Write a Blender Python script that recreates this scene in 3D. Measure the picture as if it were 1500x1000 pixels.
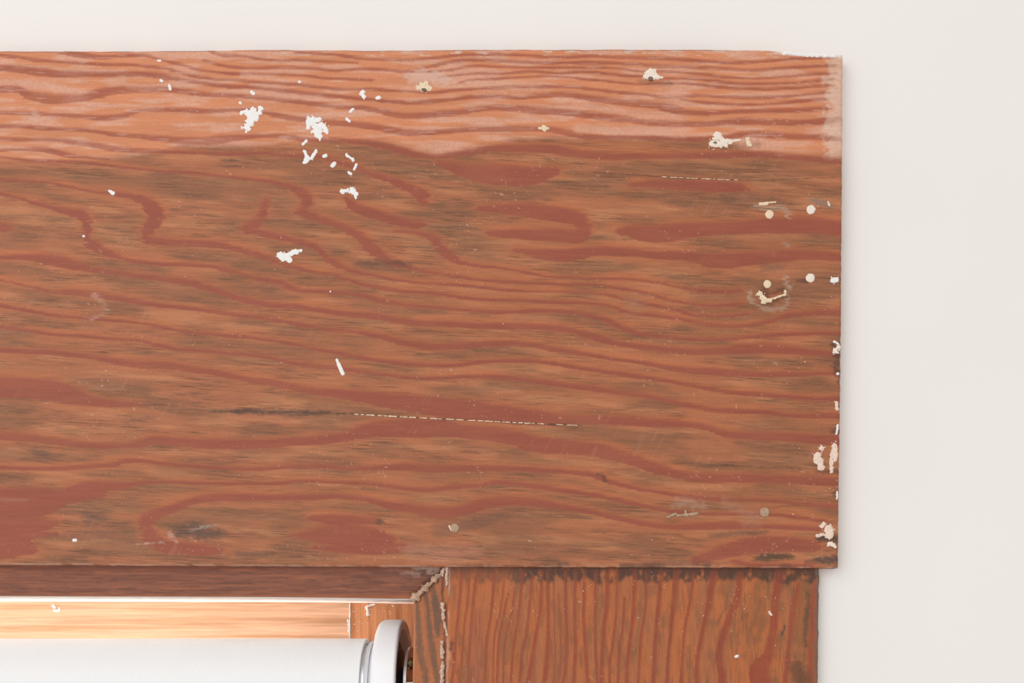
import bpy, math, random
import numpy as np

# ------------------------------------------------------------------ clear
for o in list(bpy.data.objects): bpy.data.objects.remove(o)
scene = bpy.context.scene
COL = scene.collection

# ------------------------------------------------------------------ camera
F = 1700.0                    # focal length in pixels of the 1500 px wide frame
VX, VY = 830.0, 930.0         # where the straight-ahead line meets the frame (shift lens)
CY = -0.498                   # camera distance in front of the wall plane (wall face is y = 0)
cam_d = bpy.data.cameras.new('camera'); cam = bpy.data.objects.new('camera', cam_d); COL.objects.link(cam)
cam.location = (0, CY, 0); cam.rotation_euler = (math.pi/2, 0, 0)
cam_d.sensor_width = 36; cam_d.lens = F/1500*36
cam_d.shift_x = (750-VX)/1500; cam_d.shift_y = (VY-500)/1500
cam_d.clip_start = 0.01; cam_d.clip_end = 50
scene.camera = cam

# ------------------------------------------------------------------ world, sun, added soft light, exposure
w = bpy.data.worlds.new('world'); scene.world = w; w.use_nodes = True
bg = w.node_tree.nodes['Background']; bg.inputs[0].default_value = (1.0, 0.99, 0.985, 1); bg.inputs[1].default_value = 0.79

sun_d = bpy.data.lights.new('sun', 'SUN'); sun_d.energy = 44; sun_d.angle = 0.05; sun_d.color = (1, .98, .955)
sun = bpy.data.objects.new('sun', sun_d); COL.objects.link(sun)
sun.location = (-0.6, 2.0, 1.2)
sun.rotation_euler = (math.radians(-58), 0, math.radians(-8))   # from outdoors, down into the window

ar_d = bpy.data.lights.new('soft_side_light', 'AREA'); ar_d.energy = 10.5; ar_d.shape = 'RECTANGLE'; ar_d.size = 1.4; ar_d.size_y = 1.6  # added unseen soft light from the left, for a gentle falloff across the wall
ar_d.color = (1.0, .985, .97)
ar = bpy.data.objects.new('soft_side_light', ar_d); COL.objects.link(ar)
ar.location = (-0.95, -1.45, 0.55)
from mathutils import Vector
ar.rotation_euler = (Vector((0, 0, 0.05))-Vector(ar.location)).to_track_quat('-Z', 'Y').to_euler()

vs = scene.view_settings
vs.view_transform = 'Standard'; vs.look = 'None'; vs.gamma = 1; vs.use_curve_mapping = False; vs.exposure = 0.0

# ------------------------------------------------------------------ helpers
def P(px, py, y):
    """metres: the point at depth y seen at picture position px,py (numpy friendly)"""
    k = (y-CY)/F
    return (px-VX)*k, y, (VY-py)*k

def lin(c):
    c = np.asarray(c, float)/255.0
    return np.where(c <= 0.04045, c/12.92, ((c+0.055)/1.055)**2.4)

def tag(o, label=None, cat=None, group=None, kind=None):
    if label: o['label'] = label
    if cat: o['category'] = cat
    if group: o['group'] = group
    if kind: o['kind'] = kind
    return o

def empty(name, loc):
    o = bpy.data.objects.new(name, None); o.location = loc; o.empty_display_size = .02; COL.objects.link(o); return o

def link(name, me, mat, parent=None):
    o = bpy.data.objects.new(name, me); COL.objects.link(o)
    if mat: me.materials.append(mat)
    if parent:
        o.parent = parent
        o.matrix_parent_inverse = parent.matrix_basis.inverted()
    return o

def np_mesh(name, V, Q, cols=None, smooth=False):
    V = np.asarray(V, np.float32).reshape(-1, 3); Q = np.asarray(Q, np.int32).reshape(-1, 4)
    me = bpy.data.meshes.new(name)
    me.vertices.add(len(V)); me.vertices.foreach_set('co', V.ravel())
    me.loops.add(Q.size); me.loops.foreach_set('vertex_index', Q.ravel())
    me.polygons.add(len(Q)); me.polygons.foreach_set('loop_start', np.arange(0, Q.size, 4, dtype=np.int32))
    me.polygons.foreach_set('use_smooth', np.full(len(Q), smooth))
    if cols is not None:
        a = me.attributes.new('wood', 'FLOAT_COLOR', 'POINT')
        c = np.zeros((len(V), 4), np.float32); c[:, :cols.shape[1]] = cols; a.data.foreach_set('color', c.ravel())
    me.update(); me.validate()
    return me

def boxes_mesh(name, boxes):
    V = []; Q = []
    for (x0, x1, y0, y1, z0, z1) in boxes:
        b = len(V)
        V += [(x0,y0,z0),(x1,y0,z0),(x1,y1,z0),(x0,y1,z0),(x0,y0,z1),(x1,y0,z1),(x1,y1,z1),(x0,y1,z1)]
        Q += [[b+i for i in f] for f in ((0,3,2,1),(4,5,6,7),(0,1,5,4),(1,2,6,5),(2,3,7,6),(3,0,4,7))]
    return np_mesh(name, V, Q)

_lat = {}
def vnoise(x, y, seed=0):
    if seed not in _lat: _lat[seed] = np.random.default_rng(seed).random((256, 256), dtype=np.float32)
    L = _lat[seed]
    xi = np.floor(x).astype(np.int64); yi = np.floor(y).astype(np.int64)
    fx = (x-xi); fy = (y-yi); fx = fx*fx*(3-2*fx); fy = fy*fy*(3-2*fy)
    a = L[xi & 255, yi & 255]; b = L[(xi+1) & 255, yi & 255]; c = L[xi & 255, (yi+1) & 255]; d = L[(xi+1) & 255, (yi+1) & 255]
    return (a*(1-fx)+b*fx)*(1-fy)+(c*(1-fx)+d*fx)*fy
def fbm(x, y, seed=0, n=3):
    s = 0; a = 1; t = 0
    for i in range(n):
        s = s+a*vnoise(x*2**i, y*2**i, seed+i*17); t += a; a *= .5
    return s/t
def sstep(a, b, x):
    t = np.clip((x-a)/(b-a), 0, 1); return t*t*(3-2*t)

def smooth_line(pts, step=6.0):
    """Catmull-Rom through (x, y, t) points"""
    p = np.array(pts, float); q = np.vstack([2*p[0]-p[1], p, 2*p[-1]-p[-2]]); out = []
    for i in range(1, len(q)-2):
        n = max(1, int(np.hypot(*(q[i+1]-q[i])[:2])/step))
        for k in range(n):
            t = k/n
            out.append(.5*((2*q[i])+(-q[i-1]+q[i+1])*t+(2*q[i-1]-5*q[i]+4*q[i+1]-q[i+2])*t*t+(-q[i-1]+3*q[i]-3*q[i+1]+q[i+2])*t**3))
    out.append(p[-1]); out = np.array(out); out[:, 2] = np.maximum(out[:, 2], .6)
    return out

def run_on(p, to, vert=False):
    """the grain line goes on with a gentle wander, from the far end up to point p"""
    a = p[1] if vert else p[0]; n = int(abs(to-a)/45)+1; k = np.linspace(to, a, n, endpoint=False)
    w = 9*(fbm(k/160, k*0+p[0 if vert else 1]/60, 19, 2)-fbm(np.array([a/160.]), np.array([p[0 if vert else 1]/60.]), 19, 2))
    t = p[2]*(.75+.5*vnoise(k/120, k*0+p[1]/30, 20))
    return np.stack([p[0]+w, k, t], -1) if vert else np.stack([k, p[1]+w, t], -1)

class Field:
    """a board face in picture pixels: X, Y grids (rows x cols), with colour painted by grain strokes"""
    def __init__(s, X, Y, seed=1, wob=(5, 1.1)):
        s.X, s.Y = X, Y
        s.Xw = X+wob[0]*(vnoise(X/9+3, Y/1.7, seed)-.5)*2
        s.Yw = Y+wob[1]*(vnoise(X/26, Y/2.2, seed+5)-.5)*2
        s.kn = np.clip(.74+.42*fbm(X/70+2, Y/9, seed+9), .6, 1); s.grain = np.zeros(X.shape, np.float32); s.halo = np.zeros(X.shape, np.float32)
        s.c0 = X.min(axis=0); s.r0 = Y.min(axis=1); s.c1 = X.max(axis=0); s.r1 = Y.max(axis=1)
    def win(s, xa, xb, ya, yb):
        i0 = max(0, np.searchsorted(s.r1, ya)-1); i1 = min(len(s.r0), np.searchsorted(s.r0, yb)+1)
        j0 = max(0, np.searchsorted(s.c1, xa)-1); j1 = min(len(s.c0), np.searchsorted(s.c0, xb)+1)
        return (slice(i0, i1), slice(j0, j1)) if i1 > i0 and j1 > j0 else None
    def seg(s, A, B, m):
        wdw = s.win(min(A[0], B[0])-m, max(A[0], B[0])+m, min(A[1], B[1])-m, max(A[1], B[1])+m)
        if wdw is None: return None
        x = s.Xw[wdw]; y = s.Yw[wdw]
        dx, dy = B[0]-A[0], B[1]-A[1]; l2 = dx*dx+dy*dy+1e-9
        t = np.clip(((x-A[0])*dx+(y-A[1])*dy)/l2, 0, 1)
        ox = x-(A[0]+t*dx); oy = y-(A[1]+t*dy)
        return wdw, np.hypot(ox, oy), ox, oy, A[2]+t*(B[2]-A[2])
    def late(s, pts, side=-1, vertical=False, k=1.0, pre=None, post=None):
        """latewood band; soft on one flank, crisp on the other"""
        L = smooth_line(pts)
        if pre is not None: L = np.vstack([run_on(L[0], pre), L])
        if post is not None: L = np.vstack([L, run_on(L[-1], post, True)[::-1]])
        for A, B in zip(L[:-1], L[1:]):
            r = s.seg(A, B, max(A[2], B[2])/2+16)
            if r is None: continue
            wdw, d, ox, oy, t = r
            off = ox if vertical else oy
            soft = np.where(off*side > 0, 1.8+.30*np.minimum(t, 16), 1.5)
            e = d-t/2
            g = s.kn[wdw]*(1-sstep(-soft*.65, soft*.75, e))
            h = (1-sstep(0, 14, e))*np.where(off*side > 0, 1, .35)
            np.maximum(s.grain[wdw], g, out=s.grain[wdw]); np.maximum(s.halo[wdw], h, out=s.halo[wdw])
    def mask(s, pts, soft=2.0, jag=0.0):
        """soft mask (0..1) along a polyline with widths"""
        M = np.zeros(s.X.shape, np.float32)
        L = smooth_line(pts) if len(pts) > 1 else np.array([pts[0], (pts[0][0]+.01, pts[0][1], pts[0][2])], float)
        for A, B in zip(L[:-1], L[1:]):
            r = s.seg(A, B, max(A[2], B[2])/2+soft+jag+2)
            if r is None: continue
            wdw, d, ox, oy, t = r
            e = d-t/2
            if jag: e = e+jag*(fbm(s.X[wdw]/5, s.Y[wdw]/3, 77)-.5)*2
            np.maximum(M[wdw], 1-sstep(-soft, soft, e), out=M[wdw])
        return M

def mixc(c, col, m):
    return c*(1-m[..., None])+np.asarray(col)*m[..., None]

# ------------------------------------------------------------------ materials
def new_mat(name):
    m = bpy.data.materials.new(name); m.use_nodes = True; nt = m.node_tree
    return m, nt, nt.nodes['Principled BSDF']
def N(nt, t, **kw):
    n = nt.nodes.new(t)
    for k, v in kw.items(): setattr(n, k, v)
    return n
def coords(nt, scale, rot=0):
    tc = N(nt, 'ShaderNodeTexCoord'); mp = N(nt, 'ShaderNodeMapping'); mp.inputs['Scale'].default_value = scale; src = tc.outputs['Object']
    if rot:
        m0 = N(nt, 'ShaderNodeMapping'); m0.inputs['Rotation'].default_value = (0, rot, 0); nt.links.new(src, m0.inputs['Vector']); src = m0.outputs[0]
    nt.links.new(src, mp.inputs['Vector']); return mp.outputs[0]
def noise(nt, scale, sc=1.0, detail=3.0, rough=.55, rot=0):
    n = N(nt, 'ShaderNodeTexNoise'); n.inputs['Scale'].default_value = sc; n.inputs['Detail'].default_value = detail; n.inputs['Roughness'].default_value = rough
    nt.links.new(coords(nt, scale, rot), n.inputs['Vector']); return n.outputs[0]
def ramp(nt, src, stops):
    r = N(nt, 'ShaderNodeValToRGB'); e = r.color_ramp.elements
    while len(e) < len(stops): e.new(.5)
    for q, (p, c) in zip(e, stops): q.position = p; q.color = (*c, 1)
    nt.links.new(src, r.inputs[0]); return r.outputs[0]
def mul(nt, a, b, f=1.0):
    m = N(nt, 'ShaderNodeMix', data_type='RGBA', blend_type='MULTIPLY'); m.inputs[0].default_value = f
    nt.links.new(a, m.inputs[6]); nt.links.new(b, m.inputs[7]); return m.outputs[2]
def bump(nt, h, b, dist, strength=1.0):
    n = N(nt, 'ShaderNodeBump'); n.inputs['Distance'].default_value = dist; n.inputs['Strength'].default_value = strength
    nt.links.new(h, n.inputs['Height']); nt.links.new(n.outputs[0], b.inputs['Normal'])
g3 = lambda v: (v, v, v)

def wood_mat(name, axis, rough=.5, lo=.92, hi=1.05):
    """colour of the grain comes from the surface attribute, fibres from stretched noise"""
    m, nt, b = new_mat(name)
    at = N(nt, 'ShaderNodeAttribute', attribute_name='wood')
    s1 = {'x': (130, 900, 2600), 'z': (2600, 900, 130)}[axis]; s2 = {'x': (40, 300, 500), 'z': (500, 300, 40)}[axis]
    f1 = noise(nt, s1, detail=2); f2 = noise(nt, s2, detail=3)
    c = mul(nt, at.outputs['Color'], ramp(nt, f1, [(.28, g3(lo)), (.5, g3(.98)), (.72, g3(hi))]))
    c = mul(nt, c, ramp(nt, f2, [(.3, (.95, .94, .93)), (.7, (1.04, 1.04, 1.04))]))
    s3 = {'x': (85, 900, 2300), 'z': (2300, 900, 85)}[axis]
    f3 = noise(nt, s3, detail=5, rough=.75, rot=-.05 if axis == 'x' else 0); gr = noise(nt, (2300, 2300, 2300), detail=1)
    c = mul(nt, c, ramp(nt, gr, [(.25, g3(.93)), (.75, g3(1.06))]))
    st = N(nt, 'ShaderNodeMapRange'); st.inputs['From Min'].default_value = .47; st.inputs['From Max'].default_value = .66; nt.links.new(f3, st.inputs['Value'])
    mm = N(nt, 'ShaderNodeMath', operation='MULTIPLY', use_clamp=True); nt.links.new(st.outputs[0], mm.inputs[0]); nt.links.new(at.outputs['Alpha'], mm.inputs[1])
    mx = N(nt, 'ShaderNodeMix', data_type='RGBA'); nt.links.new(mm.outputs[0], mx.inputs[0]); nt.links.new(c, mx.inputs[6]); mx.inputs[7].default_value = (*lin((84, 62, 48)), 1)
    nt.links.new(mx.outputs[2], b.inputs['Base Color'])
    b.inputs['Roughness'].default_value = rough; b.inputs['Specular IOR Level'].default_value = .25
    bump(nt, f1, b, .00006, .6)
    return m
M_head = wood_mat('weathered_stained_pine_horizontal', 'x')
M_case = wood_mat('weathered_stained_pine_vertical', 'z')

def flat_mat(name, col, rough=.6, var=.06, sc=600, spec=.3, metal=0, bmp=.0):
    m, nt, b = new_mat(name)
    n = noise(nt, (sc, sc, sc))
    c = lin(col)
    nt.links.new(ramp(nt, n, [(.3, tuple(np.clip(c*(1-var), 0, 1))), (.7, tuple(np.clip(c*(1+var), 0, 1)))]), b.inputs['Base Color'])
    b.inputs['Roughness'].default_value = rough; b.inputs['Specular IOR Level'].default_value = spec; b.inputs['Metallic'].default_value = metal
    if bmp: bump(nt, n, b, bmp)
    return m
M_paint = flat_mat('dried_white_paint', (238, 234, 230), .6, .03, 900)
M_putty = flat_mat('cream_wood_filler', (232, 208, 178), .8, .08, 1100, .2, 0, .0002)
M_putty_pale = flat_mat('pale_wood_filler', (236, 220, 204), .8, .06, 1100, .2, 0, .0002)
M_putty_pink = flat_mat('pinkish_wood_filler', (232, 208, 190), .8, .09, 900, .2, 0, .0002)
M_putty_dull = flat_mat('aged_grey_filler', (176, 148, 122), .8, .15, 900, .2, 0, .0002)
M_caulk = flat_mat('crumbling_old_caulk', (198, 164, 138), .9, .3, 420, .15, 0, .0006)
M_joint = flat_mat('dusty_joint_filler', (206, 178, 160), .9, .2, 900, .15, 0, .0003)
M_hole = flat_mat('dark_nail_hole', (116, 100, 82), .9, .2, 900)
M_white = flat_mat('white_plastic', (245, 245, 246), .38, .01, 200, .4)
M_ring = flat_mat('pale_grey_plastic', (214, 214, 220), .35, .02, 200, .4)
M_dark = flat_mat('dark_grey_plastic', (58, 52, 52), .35, .1, 300, .4)
M_metal = flat_mat('brushed_steel', (205, 205, 206), .28, .04, 500, .5, 1)
M_alu = flat_mat('aluminium_tube', (222, 222, 224), .3, .03, 500, .5, 1)
M_brass = flat_mat('tarnished_brass_screw', (120, 100, 70), .4, .2, 700, .5, 1)
M_soffit = flat_mat('old_white_paint_on_reveal', (244, 232, 224), .7, .04, 300)

# wall paint
M_wall, nt, b = new_mat('off_white_wall_paint')
n1 = noise(nt, (9, 9, 9), detail=2); n2 = noise(nt, (700, 700, 700), detail=4)
wc = lin((239, 234, 229))
nt.links.new(ramp(nt, n1, [(.3, tuple(wc*.985)), (.7, tuple(np.minimum(wc*1.01, 1)))]), b.inputs['Base Color'])
b.inputs['Roughness'].default_value = .75; b.inputs['Specular IOR Level'].default_value = .2
bump(nt, n2, b, .00012, .5)

# blind fabric: fine basket weave
M_fab, nt, b = new_mat('white_woven_blind_fabric')
at = N(nt, 'ShaderNodeAttribute', attribute_name='UVMap'); mp = N(nt, 'ShaderNodeMapping'); mp.inputs['Scale'].default_value = (1, 1, 1)
nt.links.new(at.outputs['Vector'], mp.inputs['Vector'])
sx = N(nt, 'ShaderNodeSeparateXYZ'); nt.links.new(mp.outputs[0], sx.inputs[0])
wv = []
for k in (0, 1):
    m1 = N(nt, 'ShaderNodeMath', operation='MULTIPLY'); m1.inputs[1].default_value = 2*math.pi; nt.links.new(sx.outputs[k], m1.inputs[0])
    m2 = N(nt, 'ShaderNodeMath', operation='SINE'); nt.links.new(m1.outputs[0], m2.inputs[0]); wv.append(m2.outputs[0])
ad = N(nt, 'ShaderNodeMath', operation='ADD'); nt.links.new(wv[0], ad.inputs[0]); nt.links.new(wv[1], ad.inputs[1])
mr = N(nt, 'ShaderNodeMapRange'); mr.inputs['From Min'].default_value = -2; mr.inputs['From Max'].default_value = 1; nt.links.new(ad.outputs[0], mr.inputs['Value'])
nt.links.new(ramp(nt, mr.outputs[0], [(0, (.85, .845, .84)), (1, (.93, .928, .925))]), b.inputs['Base Color'])
b.inputs['Roughness'].default_value = .8; b.inputs['Specular IOR Level'].default_value = .15
bump(nt, mr.outputs[0], b, .00012, .6)

# window glass: thin pane
M_glass, nt, b = new_mat('clear_window_glass')
tr = N(nt, 'ShaderNodeBsdfTransparent'); gl = N(nt, 'ShaderNodeBsdfGlossy'); gl.inputs['Roughness'].default_value = .02
fr = N(nt, 'ShaderNodeFresnel'); mx = N(nt, 'ShaderNodeMixShader')
for a, c in ((fr.outputs[0], mx.inputs[0]), (tr.outputs[0], mx.inputs[1]), (gl.outputs[0], mx.inputs[2])): nt.links.new(a, c)
nt.links.new(mx.outputs[0], nt.nodes['Material Output'].inputs[0])

def plain_wood(name, axis, c_early, c_late, rough=.55):
    m, nt, b = new_mat(name)
    s = {'x': (9, 120, 420), 'z': (330, 120, 14)}[axis]; s1 = {'x': (60, 700, 1700), 'z': (1900, 700, 70)}[axis]
    f = noise(nt, s, detail=3); f1 = noise(nt, s1, detail=2)
    c = ramp(nt, f, [(.36, tuple(lin(c_late))), (.52, tuple(lin(c_early))), (.7, tuple(lin(c_early)*1.12))])
    c = mul(nt, c, ramp(nt, f1, [(.3, g3(.84)), (.7, g3(1.1))]))
    nt.links.new(c, b.inputs['Base Color']); b.inputs['Roughness'].default_value = rough; b.inputs['Specular IOR Level'].default_value = .3
    bump(nt, f1, b, .00008, .5)
    return m
M_rail = plain_wood('orange_pine_sash_horizontal', 'x', (220, 178, 146), (194, 148, 112))
M_stile = plain_wood('orange_pine_sash_vertical', 'z', (208, 146, 102), (180, 112, 70))

# ------------------------------------------------------------------ layout in metres (wall face at y = 0)
WY = -.0155                      # wall face
HY, SY = -.022, -.020            # fronts of header board and side casing
XL_WIN = -0.95                   # left side of the window opening (outside the frame)
BY0, BY1 = -.0185, -.010         # bevelled bead: outer and inner edge depth
FY = .055                        # sash front
JX = P(606, 900, BY1)[0]         # jamb face x
SZ = P(600, 874, BY1)[2]         # reveal soffit z
ZB = -1.15                       # bottom of the opening

# ------------------------------------------------------------------ wall with the window opening
me = boxes_mesh('wall', [(-2.2, XL_WIN-.03, WY, .12, -1.9, .9), (JX+.02, 1.6, WY, .12, -1.9, .9),
                         (XL_WIN-.03, JX+.02, WY, .12, SZ+.02, .9), (XL_WIN-.03, JX+.02, WY, .12, -1.9, ZB)])
wall = link('wall_back', me, M_wall)
tag(wall, 'smooth off-white painted wall around the wooden window casing', 'wall', kind='structure')

# ------------------------------------------------------------------ header board
def axis_pts(lo, hi, pitch, far=None, growth=1.06):
    a = list(np.arange(lo, hi+1e-6, pitch)); a[-1] = hi
    if far is not None:
        p = pitch; x = lo if far < lo else hi; out = []
        while (x > far if far < lo else x < far):
            p = min(p*growth, 60); x += -p if far < lo else p; out.append(x)
        a = (out[::-1]+a) if far < lo else (a+out)
    return np.array(a)

def T(s, t0=None):
    """'x y t, x y t, ...' -> stroke; a missing t repeats the last one"""
    out = []; t = t0 or 5
    for q in s.split(','):
        v = [float(k) for k in q.split()]
        if len(v) == 3: t = v[2]
        out.append((v[0], v[1], t))
    return out

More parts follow.
